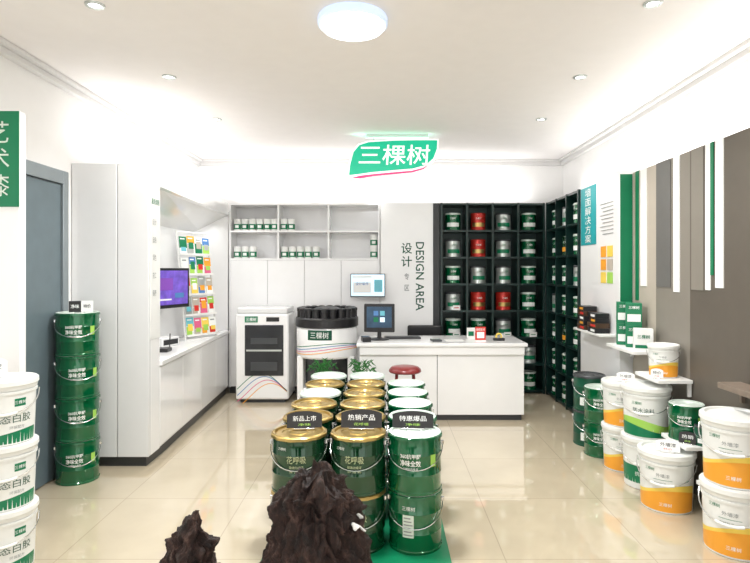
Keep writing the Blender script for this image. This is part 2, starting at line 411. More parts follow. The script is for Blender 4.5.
def mk_tinD():
    t=thing('paint_tin','','paint tin'); r,h=.155,.315
    tin_parts(t,r,h,'tinD',('gold','gold'))
    rf=lambda z:r*.966
    mb=MB().ctext('花呼吸',.07,.195,rf,'goldtext',0,fit=(.105,.040),bold=.0)
    mb.ctext('三棵树',.018,.25,rf,'wtext',-.55,bold=0).ctext('健康内墙漆',.016,.155,rf,'goldtext',0,bold=0).ctext('净味 · 抗菌 · 环保',.010,.13,rf,'goldtext',0,bold=0)
    mb.build('label',t)
    return t
def green_label(t,r):
    rf=lambda z:r*.966
    mb=MB().ctext('360抗甲醛',.05,.212,rf,'wtext',-.12,fit=(.115,.026)).ctext('净味全效',.05,.175,rf,'wtext',-.12,fit=(.115,.034)).ctext('三棵树内墙漆',.014,.145,rf,'wtext',-.12,bold=0)
    mb.wrap(.66,.90,lambda a:.15,lambda a:.215,rf,'lime',8,off=.0015).build('label',t)
def mk_tinG():
    t=thing('paint_tin','','paint tin'); tin_parts(t,.152,.315,'tinG',('lidw','tinG')); green_label(t,.152); return t
def mk_tinW():
    t=thing('paint_tin','','paint tin'); tin_parts(t,.152,.315,'tinD',('lidw','lidw')); green_label(t,.152); return t
def mk_tinG2():
    t=thing('paint_tin','','paint tin'); r,h=.152,.315
    tin_parts(t,r,h,'tinG',('lidw','tinG'))
    rf=lambda z:r*.966
    mb=MB().wrap(-.42,.0,lambda a:.09,lambda a:.21,rf,'lidw',8,off=.0010)
    for i in range(6): mb.wrap(-.38,-.04-.04*(i%3),lambda a,i=i:.10+i*.018,lambda a,i=i:.107+i*.018,rf,'printgrey',6,off=.0018)
    mb.ctext('三棵树',.025,.245,rf,'wtext',-.2,bold=0); mb.build('label',t)
    return t
def mk_white(green=True):
    t=thing('paint_pail','','paint pail'); r,h=.155,.33
    rf=lambda z:.132+(r-.012-.132)*(z/(h*.9))
    MB().lathe([(0,.006),(.123,.006),(.128,0),(.133,.003),(rf(h*.78),h*.78),(rf(h*.78)+.006,h*.785),(rf(h*.82)+.006,h*.82),(rf(h*.82),h*.825),(rf(h*.92),h*.92)],'plas',44).build('body',t)
    MB().lathe([(0,h-.010),(r*.80,h-.010),(r*.84,h),(r*.94,h),(r*.99,h-.006),(r,h-.028),(r*.965,h-.034),(r*.95,h-.05)],'plas',44).build('lid',t)
    mb=MB()
    if green=='glue':
        mb.wrap(-1.3,1.3,lambda a:.01,lambda a:.06+.015*math.sin(a*1.5),rf,'green',30)
        mb.wrap(.35,.75,lambda a:.195,lambda a:.235,rf,'green',8).ctext('三棵树',.02,.215,rf,'wtext',.55,bold=0)
        mb.ctext('生态白胶',.06,.135,rf,'dgreen',.25,fit=(.20,.043),bold=0)
        mb.ctext('环保配方',.018,.09,rf,'printgrey',.45,bold=0)
    elif green=='orange':
        mb.wrap(-1.4,1.4,lambda a:.01,lambda a:.13+.03*math.sin(a*1.4+.5),rf,'yellow',30)
        mb.wrap(-1.4,1.4,lambda a:.01,lambda a:.10+.03*math.sin(a*1.4+.9),rf,'orange',30,off=.0014)
        mb.ctext('外墙漆',.05,.21,rf,'printgrey',0,fit=(.07,.020),bold=0).ctext('三棵树',.020,.238,rf,'green',-.5,bold=0)
        mb.wrap(-.35,.35,lambda a:.185,lambda a:.187,rf,'green',8,off=.0016).ctext('三棵树',.022,.05,rf,'wtext',.1,bold=0).ctext('耐候抗污',.016,.165,rf,'printgrey',-.1,bold=0)
    elif green=='lime':
        mb.wrap(-1.4,1.4,lambda a:.01,lambda a:.10+.03*math.sin(a*1.4+2.5),rf,'lime',30)
        mb.wrap(-1.4,1.4,lambda a:.01,lambda a:.06+.03*math.sin(a*1.4+2.9),rf,'green',30,off=.0014)
        mb.ctext('防水涂料',.05,.18,rf,'dgreen',0,fit=(.13,.032),bold=0).ctext('三棵树',.022,.225,rf,'green',-.3,bold=0).ctext('柔韧抗裂',.016,.15,rf,'printgrey',0,bold=0)
    elif green=='band':
        mb.wrap(-1.5,1.5,lambda a:.04,lambda a:.15,rf,'green',30)
        mb.ctext('三棵树',.035,.21,rf,'green',0,bold=0).ctext('抗碱底漆',.03,.10,rf,'wtext',0,bold=0).ctext('耐擦洗',.016,.065,rf,'wtext',0,bold=0)
    mb.build('label',t)
    mb=MB(); pts=[]
    for i in range(17):
        a=-PI/2+PI*i/16; pts.append(((r+.0)*math.sin(a),-(r+.002)*math.cos(a),h*.79-h*.30*max(0,math.cos(a))**.8))
    mb.tube(pts,.0028,'chrome',6); hd=mb.build('handle',t)
    MB().tube(pts[6:11],.008,'plas',8).build('grip',hd)
    return t
TH=.315
pl=MB().box(-.65,.355,2.90,5.06,0,.02,'green').build('display_platform',bevel=.003); tag(pl,'low green platform under the rows of tins in the middle of the floor','platform')
sides=['left','middle','right']; cxs=[-.474,-.144,.176]
for r in range(6):
    y=3.15+r*.335
    for c in range(3):
        if r==5 and c==2: continue
        for lv in range(2):
            wl = (c==0 and r in (3,5)) or (c==1 and r==5)
            front = ('pale-lidded dark green' if wl else 'gold-lidded dark green') if c<2 else 'pale-lidded bright green'
            pos = 'front pair' if r==0 else f'{ORD[r]} pair from front'
            lab = f'{front} tin, {["lower","upper"][lv]} of {pos} in {sides[c]} row'
            rz=random.uniform(-.12,.12)+(0 if r<1 else random.uniform(-.4,.4))
            kind=('tinW' if wl else 'tinD') if c<2 else ('tinG' if not(lv==0 and r==0) else 'tinG2')
            mk={'tinD':mk_tinD,'tinG':mk_tinG,'tinG2':mk_tinG2,'tinW':mk_tinW}[kind]
            place(kind,mk,(cxs[c]+random.uniform(-.003,.003),y,.02+lv*TH),rz,lab,'tins stacked in pairs on the platform')
def price_sign(loc,w,h,txt,sub,dark,label,rz=0,group='price signs',tilt=-.3):
    t=thing('price_sign',label,'price sign',loc,rz,group)
    n=14; pts=[(-w/2,.006),(w/2,.006)]+[(w/2-w*i/n, h*(.80+.2*math.sin(PI*i/n)**.7)) for i in range(n+1)]
    a_=MB().prism(pts,lambda a,b:(a,-.002,b),lambda a,b:(a,.002,b),'blackt' if dark else 'white').build('plate',t)
    mb=MB().text(txt,.05,(0,-.0035,h*.58),(1,0,0),(0,0,1),'wtext' if dark else 'blackt',fit=(w*.66,h*.30),bold=0)
    mb.text(sub,.02,(0,-.0035,h*.24),(1,0,0),(0,0,1),'lime' if dark else 'red',fit=(w*.36,h*.14),bold=0); b_=mb.build('lettering',t)
    a_.rotation_euler.x=tilt; b_.rotation_euler.x=tilt
    MB().box(-w*.3,w*.3,-.016,.018,0,.008,'chrome').build('foot',t,bevel=.002)
price_sign((-.455,3.20,.02+2*TH-.008),.20,.10,'新品上市','净味',True,'black arched price sign on the front tin of the left row',.08)
price_sign((-.13,3.20,.02+2*TH-.008),.235,.11,'热销产品','花呼吸',True,'black arched price sign with white lettering on the middle front tin',-.04)
price_sign((.165,3.20,.02+2*TH-.008),.235,.10,'特惠爆品','净味',True,'black arched price sign on the front pale-lidded tin of the right row',-.06)
for lv in range(4):
    place('tinG',mk_tinG,(-2.275,4.16,lv*.31),.5+random.uniform(-.1,.1),f'bright green paint tin by the grey door, {["lowest","second from bottom","third from bottom","topmost"][lv]} of four stacked','stack of green tins by the door',scale=.984)
t=thing('price_sign','small card with black left half and white right half on the tins by the door','price sign',(-2.25,4.16,1.231),.4,'price signs')
MB().box(-.08,.0,-.002,.002,.008,.09,'blackt').box(.0,.08,-.002,.002,.008,.09,'white').build('plate',t)
MB().text('净味',.03,(-.04,-.0035,.05),(1,0,0),(0,0,1),'wtext',fit=(.055,.03)).text('特价',.03,(.04,-.0035,.05),(1,0,0),(0,0,1),'blackt',fit=(.05,.028)).build('lettering',t)
MB().box(-.04,.04,-.018,.018,0,.009,'chrome').build('foot',t)
for lv in range(3):
    place('glue',lambda:mk_white('glue'),(-1.985,2.93,lv*.33),.55,f'white glue pail at the left edge, {["lowest","middle","topmost"][lv]} of three stacked','white glue pails at the left edge')
price_sign((-2.05,2.93,.99-.010),.13,.11,'白胶','生态',False,'small white price card on the white glue pails',.4,tilt=-.1)
# right side
W=lambda k:(lambda:mk_white(k))
place('orange',W('orange'),(1.88,4.41,0),-.35,'white pail with orange wave, lower of the pair beside the black-lidded tins',scale=1.04)
place('orange',W('orange'),(1.88,4.41,.343),-.45,'white pail with orange wave, upper of the pair beside the black-lidded tins',scale=1.04)
place('band',W('band'),(1.90,4.06,0),-.5,'white pail with broad green band, under the lime green wave pail',scale=1.10)
place('lime',W('lime'),(1.90,4.06,.363),-.55,'white pail with lime green wave, standing on the green-banded pail',scale=1.10)
place('orange',W('orange'),(1.86,3.69,0),-.6,'single white pail with orange wave standing alone on the floor',scale=1.15)
place('orange',W('orange'),(1.955,3.12,0),-.7,'white pail with orange wave at the right edge, lower of two',scale=1.14)
place('orange',W('orange'),(1.955,3.12,.376),-.7,'white pail with orange wave at the right edge, upper of two',scale=1.14)
def mk_tinB():
    t=thing('paint_tin','','paint tin'); r,h=.14,.31
    tin_parts(t,r,h,'dgreen',('dgrey','dgrey')); rf=lambda z:r*.966
    MB().wrap(-.6,.6,lambda a:.05,lambda a:.12,rf,'wtext',12,off=.0012).ctext('木器漆',.05,.17,rf,'wtext',0,fit=(.11,.034),bold=0).ctext('三棵树',.04,.085,rf,'green',bold=0).build('label',t)
    return t
place('tinB',mk_tinB,(1.84,5.02,0),-.3,'dark green tin with black lid, lower of the far pair')
place('tinB',mk_tinB,(1.84,5.02,.31),-.35,'dark green tin with black lid, upper of the far pair')
place('tinG',mk_tinG,(1.83,4.73,0),-.3,'bright green tin between the black-lidded tins and the white pails, lower of two',scale=.90)
place('tinG',mk_tinG,(1.83,4.73,TH*.90),-.3,'bright green tin between the black-lidded tins and the white pails, upper of two',scale=.90)

# ---------------------------------------------------------------- dark display shelves
def pail_small(body,lid,lab,txt='三棵树'):
    def f():
        t=thing('paint_tin','','paint tin'); r,h=.098,.22
        tin_parts(t,r,h,body,(lid,lid),lugs=False,handle=False,seg=28); rf=lambda z:r*.966
        MB().wrap(-.9,.9,lambda a:.045,lambda a:.095,rf,lab,10,off=.001).ctext(txt,.03,.15,rf,'wtext' if body!='silver' else 'green',0,fit=(.07,.024),bold=0).build('label',t)
        return t
    return f
kinds={'g':('dark green tin','tinG','lidw','wtext'),'r':('red tin','redtin','redtin','gold'),'s':('silver tin','silver','dgrey','green'),'o':('orange-labelled green tin','tinD','tinD','orange')}
ds=thing('display_shelf','dark green pigeonhole display shelf behind the white desk','shelf',(1.36,7.02,0))
def sb(mb,x0,x1,y0,y1,z0,z1,m='shelfg'): return mb.box(x0-1.36,x1-1.36,y0-7.02,y1-7.02,z0,z1,m)
DX0,CW,RH=.72,.32,.335
mb=MB(); sb(mb,DX0,DX0+4*CW,7.33,7.36,0,ZT,'shelfb'); mb.build('back_panel',ds)
for i in range(5):
    mb=MB(); x=DX0+i*CW; sb(mb,x-.013,x+.013,7.0,7.33,0,ZT); mb.build('divider',ds)
for j in range(8):
    z=.03+j*RH
    for i in range(4):
        mb=MB(); sb(mb,DX0+i*CW+.013,DX0+(i+1)*CW-.013,7.01,7.33,z-.012,z+.012); mb.build('shelf',ds)
grid=['grsg','srsg','gssg','srrg','ggsg','gggs','ggsg']
rown=['top','second','third','fourth','fifth','sixth','bottom']
for j in range(7):
    z=.03+(6-j)*RH+.012
    for i in range(4):
        if j>=5 and i<3: continue
        k=grid[j][i]; K=kinds[k]
        place('s'+k,pail_small(*K[1:]),(DX0+(i+.5)*CW,7.15,z),random.uniform(-.2,.2),f'{K[0]}, {rown[j]} row of the dark back shelf, {ORD[i]} column from left','tins on the dark back shelf')
ds2=thing('display_shelf','dark green pigeonhole display shelf along the right wall','shelf',(2.18,6.40,0))
def rb(mb,x0,x1,y0,y1,z0,z1,m='shelfg'): return mb.box(x0-2.18,x1-2.18,y0-6.40,y1-6.40,z0,z1,m)
RY0,RW=5.84,.38
mb=MB(); rb(mb,2.33,2.36,RY0,RY0+3*RW,0,ZT,'shelfb'); mb.build('back_panel',ds2)
for i in range(4):
    mb=MB(); y=RY0+i*RW; rb(mb,2.02,2.33,y-.013,y+.013,0,ZT); mb.build('divider',ds2)
for j in range(8):
    z=.03+j*RH
    for i in range(3):
        mb=MB(); rb(mb,2.03,2.33,RY0+i*RW+.013,RY0+(i+1)*RW-.013,z-.012,z+.012); mb.build('shelf',ds2)
g2=['gsg','gog','sgg','ggs','gog','ggg','sgg']
cn3=['nearest','middle','farthest']
for j in range(7):
    z=.03+(6-j)*RH+.012
    for i in range(3):
        K=kinds[g2[j][i]]
        place('s'+g2[j][i],pail_small(*K[1:]),(2.14,RY0+(i+.5)*RW,z),-PI/2+.6,f'{K[0]} in the {rown[j]} row of the right wall shelf, {cn3[i]} column','tins on the right wall shelf')
for i,(c,r) in enumerate([(0,4),(1,4),(2,4),(0,3),(3,4)]):
    z=.03+(6-r)*RH+.012
    o=MB().box(-.045,.045,-.002,.002,0,.06,'white').box(-.03,.03,-.003,-.002,.025,.035,'red' if i%2 else 'green').build('price_card')
    o.location=(DX0+(c+.5)*CW+.03,7.022,z); tag(o,f'small white price card on the {rown[r]} row of the dark back shelf, {ORD[c]} column','price card','price cards on the dark shelf')

# ---------------------------------------------------------------- right wall panels
t=thing('wall_panel','white information panel with a teal vertical title beside the dark shelves','wall panel',(2.2,5.33,0))
def pb(mb,x0,x1,y0,y1,z0,z1,m='lam'): return mb.box(x0-2.2,x1-2.2,y0-5.33,y1-5.33,z0,z1,m)
mb=MB(); pb(mb,2.04,2.36,4.85,5.81,0,ZT+.03); mb.build('board',t,bevel=.003)
mb=MB(); pb(mb,2.045,2.15,4.845,4.85,1.05,ZT-.01,'green'); mb.build('end_strip',t)
mb=MB(); pb(mb,2.036,2.04,5.38,5.79,1.80,2.38,'teal'); mb.build('title_plate',t)
mb=MB(); mb.text('墙\n面\n解\n决\n方\n案',.08,(2.034-2.2,5.585-5.33,2.09),(0,-1,0),(0,0,1),'wtext',fit=(.16,.54),line=1.05,bold=0); mb.build('title',t)
mb=MB()
for i in range(9):
    pb(mb,2.036,2.039,4.98,5.28-.03*(i%3),2.16-i*.035,2.165-i*.035,'printgrey')
mb.build('lettering',t)
for i,(c,y,z) in enumerate([('orange',5.2,1.72),('yellow',5.05,1.72),('orange',5.2,1.60),('beige',5.05,1.60),('yellow',5.2,1.48),('lime',5.05,1.48)]):
    mb=MB(); pb(mb,2.035,2.039,y-.06,y+.06,z-.05,z+.05,c); mb.build('swatch',t)
XS=2.15
sw=thing('wall_panel','wall covering of beige, grey and dark taupe bands with hanging white bars','wall panel',(2.2,3.6,0))
def yx(px): return XS*560/(px-384)
def sbx(mb,x0,x1,ya,yb,z0,z1,m): return mb.box(x0-2.2,x1-2.2,min(ya,yb)-3.6,max(ya,yb)-3.6,z0,z1,m)
mb=MB(); sbx(mb,XS+.01,2.36,1.8,4.84,0,ZT,'lam'); mb.build('board',sw)
for a,b,m in [(633,656,'beige'),(656,690,'taupe'),(690,770,'olive')]:
    mb=MB(); ya=min(yx(a),4.84); yb=yx(b) if b<770 else 1.8
    sbx(mb,XS,XS+.01,ya,yb,0,ZT-.002,m); mb.build('colour_band',sw)
bars=[(636,639,300,'green'),(641,647,286,'wtext'),(657,671,287,'sgrey'),(674,680,292,'wtext'),(692,704,290,'taupe'),(706,711,290,'wtext'),(711,714,275,'green'),(716,724,288,'wtext')]
for a,b,yy,m in bars:
    ya,yb=min(yx(a),4.82),yx(b); ym=(ya+yb)/2; z=1.55-(yy-270)*ym/560
    mb=MB(); sbx(mb,XS-.006,XS,ya,yb,z,ZT-.002,m); mb.build('hanging_bar',sw)

def wall_shelf(y0,y1,x0,z,label,m='white',th=.025):
    t=thing('wall_shelf',label,'shelf',((x0+XS)/2,(y0+y1)/2,z)); cx,cy=(x0+XS)/2,(y0+y1)/2
    MB().box(x0-cx,XS-.008-cx,y0-cy,y1-cy,-th,0,m).build('board',t,bevel=.003)
    MB().box(XS-.03-cx,XS-.008-cx,y0-cy+.02,y0-cy+.04,-.12,-th,m).build('bracket',t)
    MB().box(XS-.03-cx,XS-.008-cx,y1-cy-.04,y1-cy-.02,-.12,-th,m).build('bracket',t)
wall_shelf(4.32,4.84,1.92,.92,'white wall shelf holding small green cartons, highest of the white shelves')
wall_shelf(3.88,4.24,1.90,.785,'white wall shelf holding one small white pail')
wall_shelf(3.54,3.86,1.91,.43,'white wall shelf holding a small bright green tin')
wall_shelf(3.325,3.50,1.95,.24,'lowest white wall shelf, holding a small pail beside the tall orange-wave pails')
wall_shelf(2.6,3.36,2.0,.88,'taupe board shelf at the right edge above the orange-wave pails','ledge',.035)
def mk_box():
    t=thing('product_box','','box')
    MB().box(-.06,.06,-.05,.05,0,.18,'green').build('carton',t,bevel=.003)
    MB().box(-.05,.05,-.052,-.05,.03,.09,'wtext').build('label',t)
    MB().text('三棵树',.03,(0,-.053,.145),(1,0,0),(0,0,1),'wtext',fit=(.08,.025)).build('lettering',t)
    return t
for i,(x,y,z,l) in enumerate([(2.04,4.76,.92,'green carton on the highest white shelf, lower one of the far pair'),(2.04,4.76,1.10,'green carton on the highest white shelf, upper one of the far pair'),(2.05,4.60,.92,'green carton on the highest white shelf, lower one of the near pair'),(2.05,4.60,1.10,'green carton on the highest white shelf, upper one of the near pair')]):
    place('gbox',mk_box,(x,y,z),-.35,l,'green cartons on the white shelf')
t=thing('product_box','white carton with green stripe on the near end of the highest white shelf','box',(2.04,4.41,.92),-.35)
MB().box(-.07,.07,-.05,.05,0,.17,'white').build('carton',t,bevel=.003); MB().box(-.06,.06,-.052,-.05,.02,.045,'green').build('label',t); MB().text('三棵树',.03,(0,-.053,.11),(1,0,0),(0,0,1),'green',fit=(.09,.03)).build('lettering',t)
place('orange',W('orange'),(2.02,4.05,.785),-.5,'small white pail standing on the middle white wall shelf',scale=.70)
place('tinG',mk_tinG,(2.02,3.74,.43),-.5,'small bright green tin standing on a white wall shelf',scale=.74)
place('tinB',mk_tinB,(2.05,3.59,.43),-.6,'very small dark tin with black lid beside the small bright green tin',scale=.40)
place('band',W('band'),(2.045,3.41,.24),-.6,'small green-banded white pail on the lowest white wall shelf',scale=.54)
t=thing('wall_shelf','small white ledge on the information panel under the black sample books','shelf',(1.985,5.25,.98))
MB().box(-.09,.053,-.33,.33,-.02,0,'white').build('board',t,bevel=.003)
for i in range(9):
    th=.045; far=i<5
    y=5.40 if far else 5.12; q=i if far else i-5; z=.98+q*th
    l=(['lowest','second','third','fourth','topmost'][q] if far else ['lowest','second','third','topmost'][q])
    t=thing('sample_book',f'dark sample book with coloured spine, {l} of the {"far" if far else "near"} pile on the ledge','book',(1.965+random.uniform(-.005,.005),y,z),random.uniform(-.06,.06),'sample books on the ledge')
    MB().box(-.065,.06,-.10,.10,0,th,'black' if i%3 else 'table').build('cover',t,bevel=.003)
    MB().box(-.0665,-.065,-.08,.02,.012,th-.012,['red','orange','wtext'][i%3]).build('spine_label',t)
price_sign((1.95,3.60,.43),.10,.08,'热销','净味',True,'small black price sign beside the small bright green tin',-.6)
price_sign((1.925,3.95,.785),.08,.07,'特价','外墙',False,'small white price sign on the middle white wall shelf',-.6,tilt=-.1)
price_sign((1.88,4.36,.676),.13,.08,'外墙漆','特价',False,'small white price sign on the orange-wave pail beside the highest white shelf',-.5)
price_sign((1.84,3.63,.369),.14,.08,'外墙漆','特价',False,'small white price sign on the single floor pail with orange wave',-.5)

# ---------------------------------------------------------------- desk
dk=thing('reception_desk','white reception desk with overhanging counter and dark plinth','desk',(.59,6.1,0))
def db(mb,x0,x1,y0,y1,z0,z1,m='lam'): return mb.box(x0-.59,x1-.59,y0-6.1,y1-6.1,z0,z1,m)
mb=MB(); db(mb,-.28,1.47,5.72,6.42,.765,.80); mb.build('counter_top',dk,bevel=.005)
mb=MB(); db(mb,-.25,1.44,5.735,5.76,.68,.765); mb.build('fascia',dk,bevel=.003)
mb=MB(); db(mb,-.25,.545,5.76,5.785,.06,.68); mb.build('front_panel',dk,bevel=.003)
mb=MB(); db(mb,.551,1.44,5.76,5.785,.06,.68); mb.build('front_panel',dk,bevel=.003)
mb=MB(); db(mb,-.25,-.225,5.785,6.40,.06,.765); mb.build('side_panel',dk)
mb=MB(); db(mb,1.415,1.44,5.785,6.40,.06,.765); mb.build('side_panel',dk)
mb=MB(); db(mb,-.23,1.42,5.79,6.38,0,.06,'plinth'); mb.build('plinth',dk)
t=thing('monitor','black point of sale monitor on the left end of the desk','monitor',(-.05,6.05,.80),-.1)
MB().lathe([(0,0),(.11,0),(.11,.01),(.03,.02),(.022,.03),(.022,.12),(0,.12)],'black',28).build('stand',t)
MB().box(-.165,.165,-.02,.025,.08,.385,'black').build('bezel',t,bevel=.008)
mb=MB().box(-.135,.135,-.023,-.02,.13,.355,'scrd')
for i,c in enumerate(['green','scrw','blue','cyan']): mb.box(-.06+(i%2)*.07,-.01+(i%2)*.07,-.025,-.023,.19+(i//2)*.07,.24+(i//2)*.07,c)
mb.build('screen',t)
t=thing('card_reader','black card reader lying beside the desk monitor','card reader',(-.19,5.88,.80),.2)
MB().box(-.045,.045,-.07,.07,0,.05,'black').build('casing',t,bevel=.008); MB().box(-.035,.035,-.02,.055,.05,.052,'scrd').build('display',t)
t=thing('keyboard','black keyboard lying on the desk','keyboard',(.2,6.15,.80),.05)
MB().box(-.2,.2,-.07,.07,0,.018,'black').build('casing',t,bevel=.004)
mb=MB()
for j in range(4): mb.box(-.185,.185,-.055+j*.028,-.055+j*.028+.023,.018,.023,'dgrey')
mb.build('keys',t)
t=thing('card_stand','red card in a small upright stand on the desk','sign',(1.02,5.92,.80),.0)
MB().box(-.055,.055,-.025,.025,0,.01,'white').build('base',t); mb=MB().box(-.055,.055,-.003,.003,.01,.15,'red').box(-.038,.038,-.005,-.003,.03,.095,'wtext').text('扫码支付',.03,(0,-.006,.122),(1,0,0),(0,0,1),'wtext',fit=(.09,.025)); mb.build('card',t)
t=thing('card_stand','small white card in an upright stand near the red card','sign',(.95,6.12,.80),.1)
MB().box(-.04,.04,-.02,.02,0,.01,'white').build('base',t); MB().box(-.045,.045,-.003,.003,.01,.12,'white').box(-.03,.03,-.005,-.003,.03,.08,'green').build('card',t)
t=thing('calculator','grey calculator lying on the desk','calculator',(.55,5.92,.80),.15)
MB().box(-.05,.05,-.07,.07,0,.02,'dgrey').build('casing',t,bevel=.004); MB().box(-.04,.04,.03,.06,.02,.022,'lidw').build('display',t)
t=thing('tape_dispenser','small black tape dispenser on the right end of the desk','tape dispenser',(1.22,5.95,.80),0)
MB().box(-.06,.06,-.025,.025,0,.03,'black').build('base',t,bevel=.006)
MB().tube([(.028*math.cos(a*PI/8),0,.045+.028*math.sin(a*PI/8)) for a in range(16)],.010,'yellow',8,closed=True).build('tape_roll',t)
t=thing('document','white sheet of paper lying flat on the desk','paper',(.75,5.97,.80),.1)
MB().box(-.1,.1,-.07,.07,0,.002,'white').build('sheet',t)
t=thing('office_chair','black office chair tucked behind the desk','chair',(.5,6.68,0),0)
MB().box(-.23,.23,-.22,.22,.44,.51,'black').build('seat',t,bevel=.03)
MB().box(-.21,.21,.20,.25,.58,.87,'black').build('backrest',t,bevel=.02)
MB().tube([(0,.05,.42),(0,.27,.42),(0,.27,.75)],.015,'dgrey').build('back_support',t)
MB().tube([(0,0,.08),(0,0,.44)],.025,'chrome').build('column',t)
for i in range(5):
    a=i*2*PI/5; lg=MB().tube([(0,0,.10),(.24*math.cos(a),.24*math.sin(a),.065)],[.02,.014],'black').build('leg',t)
    MB().lathe([(0,-.03),(.02,-.028),(.024,0),(.02,.028),(0,.03)],'black',12,c=(.24*math.cos(a),.24*math.sin(a),.030)).build('caster',lg)
t=thing('monitor','pale-screened monitor mounted on the white back unit above the dark one','monitor',(-.20,6.90,1.36),0)
MB().box(-.215,.215,0,.03,-.145,.145,'dgrey').build('bezel',t,bevel=.006)
MB().box(-.205,.205,-.003,0,-.13,.135,'scrw').box(-.19,.05,-.004,-.003,.09,.12,'wtext').box(.08,.18,-.004,-.003,-.08,.07,'cyan').box(-.18,.04,-.004,-.003,-.09,.04,'white').text('设计软件',.03,(-.07,-.005,.02),(1,0,0),(0,0,1),'blue',fit=(.16,.035)).build('screen',t)
MB().box(-.04,.04,.03,.13,-.04,.04,'black').build('wall_bracket',t)

# ---------------------------------------------------------------- machines
mx=thing('mixing_machine','white paint mixing machine with a dark glazed front and coloured swoosh lines','machine',(-1.42,6.72,0))
mb=MB().box(-.31,.31,-.20,.28,.04,1.04,'lam'); mb.build('body',mx,bevel=.02)
MB().box(-.295,.295,-.19,.27,1.04,1.11,'lamg').build('top_cover',mx,bevel=.015)
MB().box(-.26,.26,-.16,.24,0,.04,'plinth').build('base',mx)
MB().box(-.20,.25,-.212,-.198,.32,.91,'glassd').build('door',mx,bevel=.008)
MB().box(-.18,.23,-.217,-.212,.605,.625,'silver').build('window_rail',mx)
MB().box(-.13,.18,-.216,-.212,.38,.48,'dgrey').build('clamp_plate',mx)
MB().box(-.13,.18,-.216,-.212,.69,.76,'dgrey').build('clamp_plate',mx)
MB().box(-.20,-.05,-.204,-.199,.94,1.01,'green').text('三棵树',.04,(-.125,-.206,.975),(1,0,0),(0,0,1),'wtext',fit=(.12,.045)).build('badge',mx)
MB().box(.05,.2,-.204,-.199,.95,1.0,'blackt').build('control_display',mx)
for k,c in enumerate(['orange','pink','blue','green']):
    pts=[(-.29+.58*i/16, .08+.04*k+.15*math.sin(i/16*PI*1.2+.25*k-1.0)) for i in range(17)]
    MB().ribbon(pts,.008,lambda a,b:(a,-.2015,b),c).build('swoosh_stripe',mx)
tt=thing('tinting_machine','carousel paint tinting machine with black canister top over a white body','machine',(-.66,6.50,0))
mb=MB().lathe([(0,.56),(.325,.56),(.345,.58),(.35,.62),(.35,.88),(.34,.90),(0,.90)],'lam',44); mb.build('white_band',tt)
MB().lathe([(.0,.90),(.34,.90),(.362,.91),(.362,1.0),(.35,1.015),(0,1.015)],'black',40).build('carousel_disc',tt)
for i in range(20):
    a=i*2*PI/20; MB().lathe([(0,0),(.045,0),(.045,.065),(.049,.07),(.049,.10),(.02,.11),(0,.11)],'black',14,c=(.302*math.cos(a),.302*math.sin(a),1.015)).build('canister',tt)
MB().lathe([(0,1.015),(.16,1.015),(.16,1.10),(.12,1.12),(0,1.12)],'dgrey',24).build('hub',tt)
MB().box(-.28,.28,.0,.28,.05,.56,'glassd').build('back_housing',tt)
for s in (-1,1): MB().box(s*.285-.035,s*.285+.035,-.20,.28,.05,.58,'lam').build('side_panel',tt,bevel=.012)
MB().box(-.25,.25,-.20,.0,.05,.22,'lam').build('lower_ledge',tt,bevel=.01)
MB().tube([(0,-.12,.56),(0,-.12,.46)],.03,'dgrey').build('nozzle',tt)
MB().box(-.31,.31,-.20,.28,0,.05,'plinth').build('base',tt)
mb=MB(); rf=lambda z:.350
mb.wrap(-.55,.25,lambda a:.775,lambda a:.885,rf,'dgreen',12,off=.001).ctext('三棵树',.05,.83,lambda z:.352,'wtext',-.15,fit=(.21,.07),bold=0); mb.build('badge',tt)
for k,c in enumerate(['orange','pink','blue','green']):
    MB().wrap(-1.4,1.4,lambda a,k=k:.635+.022*k+.03*math.sin(a*1.6+.3*k),lambda a,k=k:.643+.022*k+.03*math.sin(a*1.6+.3*k),lambda z:.350,c,30).build('swoosh_stripe',tt)

# ---------------------------------------------------------------- hanging sign
SY=6.0; k=SY/560
t=thing('hanging_sign','green leaf-shaped lightbox sign with white lettering hanging from the ceiling','sign',(.09,SY,2.73))
def P(px,py): return ((px-392)*k,(160-py)*k)
out=[(347,181),(348,166),(352,152),(358,145),(368,142),(392,140.5),(415,140),(438,140),(437.5,151),(434,161),(427,168),(414,173),(395,175),(372,177),(358,180)]
gr=[(349,176),(350,166),(353.5,153),(359,146.5),(368,143.5),(392,142),(415,141.5),(436.5,141.5),(436,150),(432.5,159.5),(425,166),(412,169.5),(394,171),(372,173),(358,175)]
MB().prism([P(*p) for p in out],lambda a,b:(a,-.05,b),lambda a,b:(a,.05,b),'signw').build('lightbox',t)
MB().prism([P(*p) for p in gr],lambda a,b:(a,-.054,b),lambda a,b:(a,-.0505,b),'signg').build('face',t)
sw1=[(351,179),(360,176.6),(374,175),(394,173.2),(411,171.8),(422,169),(428,165.5),(423,170),(412,173.3),(395,175),(374,177),(360,179.3)]
MB().prism([P(*p) for p in sw1],lambda a,b:(a,-.054,b),lambda a,b:(a,-.0505,b),'signp').build('swoosh',t)
MB().text('三棵树',.3,(P(394,156)[0],-.0575,P(394,156)[1]),(1,0,0),(.06,0,1),'signw',fit=(70*k,20*k),bold=.008).build('lettering',t)
MB().box(-.28,.38,-.03,.03,.235,.268,'lamg').build('ceiling_mount',t)
for x in (-.2,.3): MB().tube([(x,0,.20),(x,0,.24)],.006,'chrome').build('rod',t)

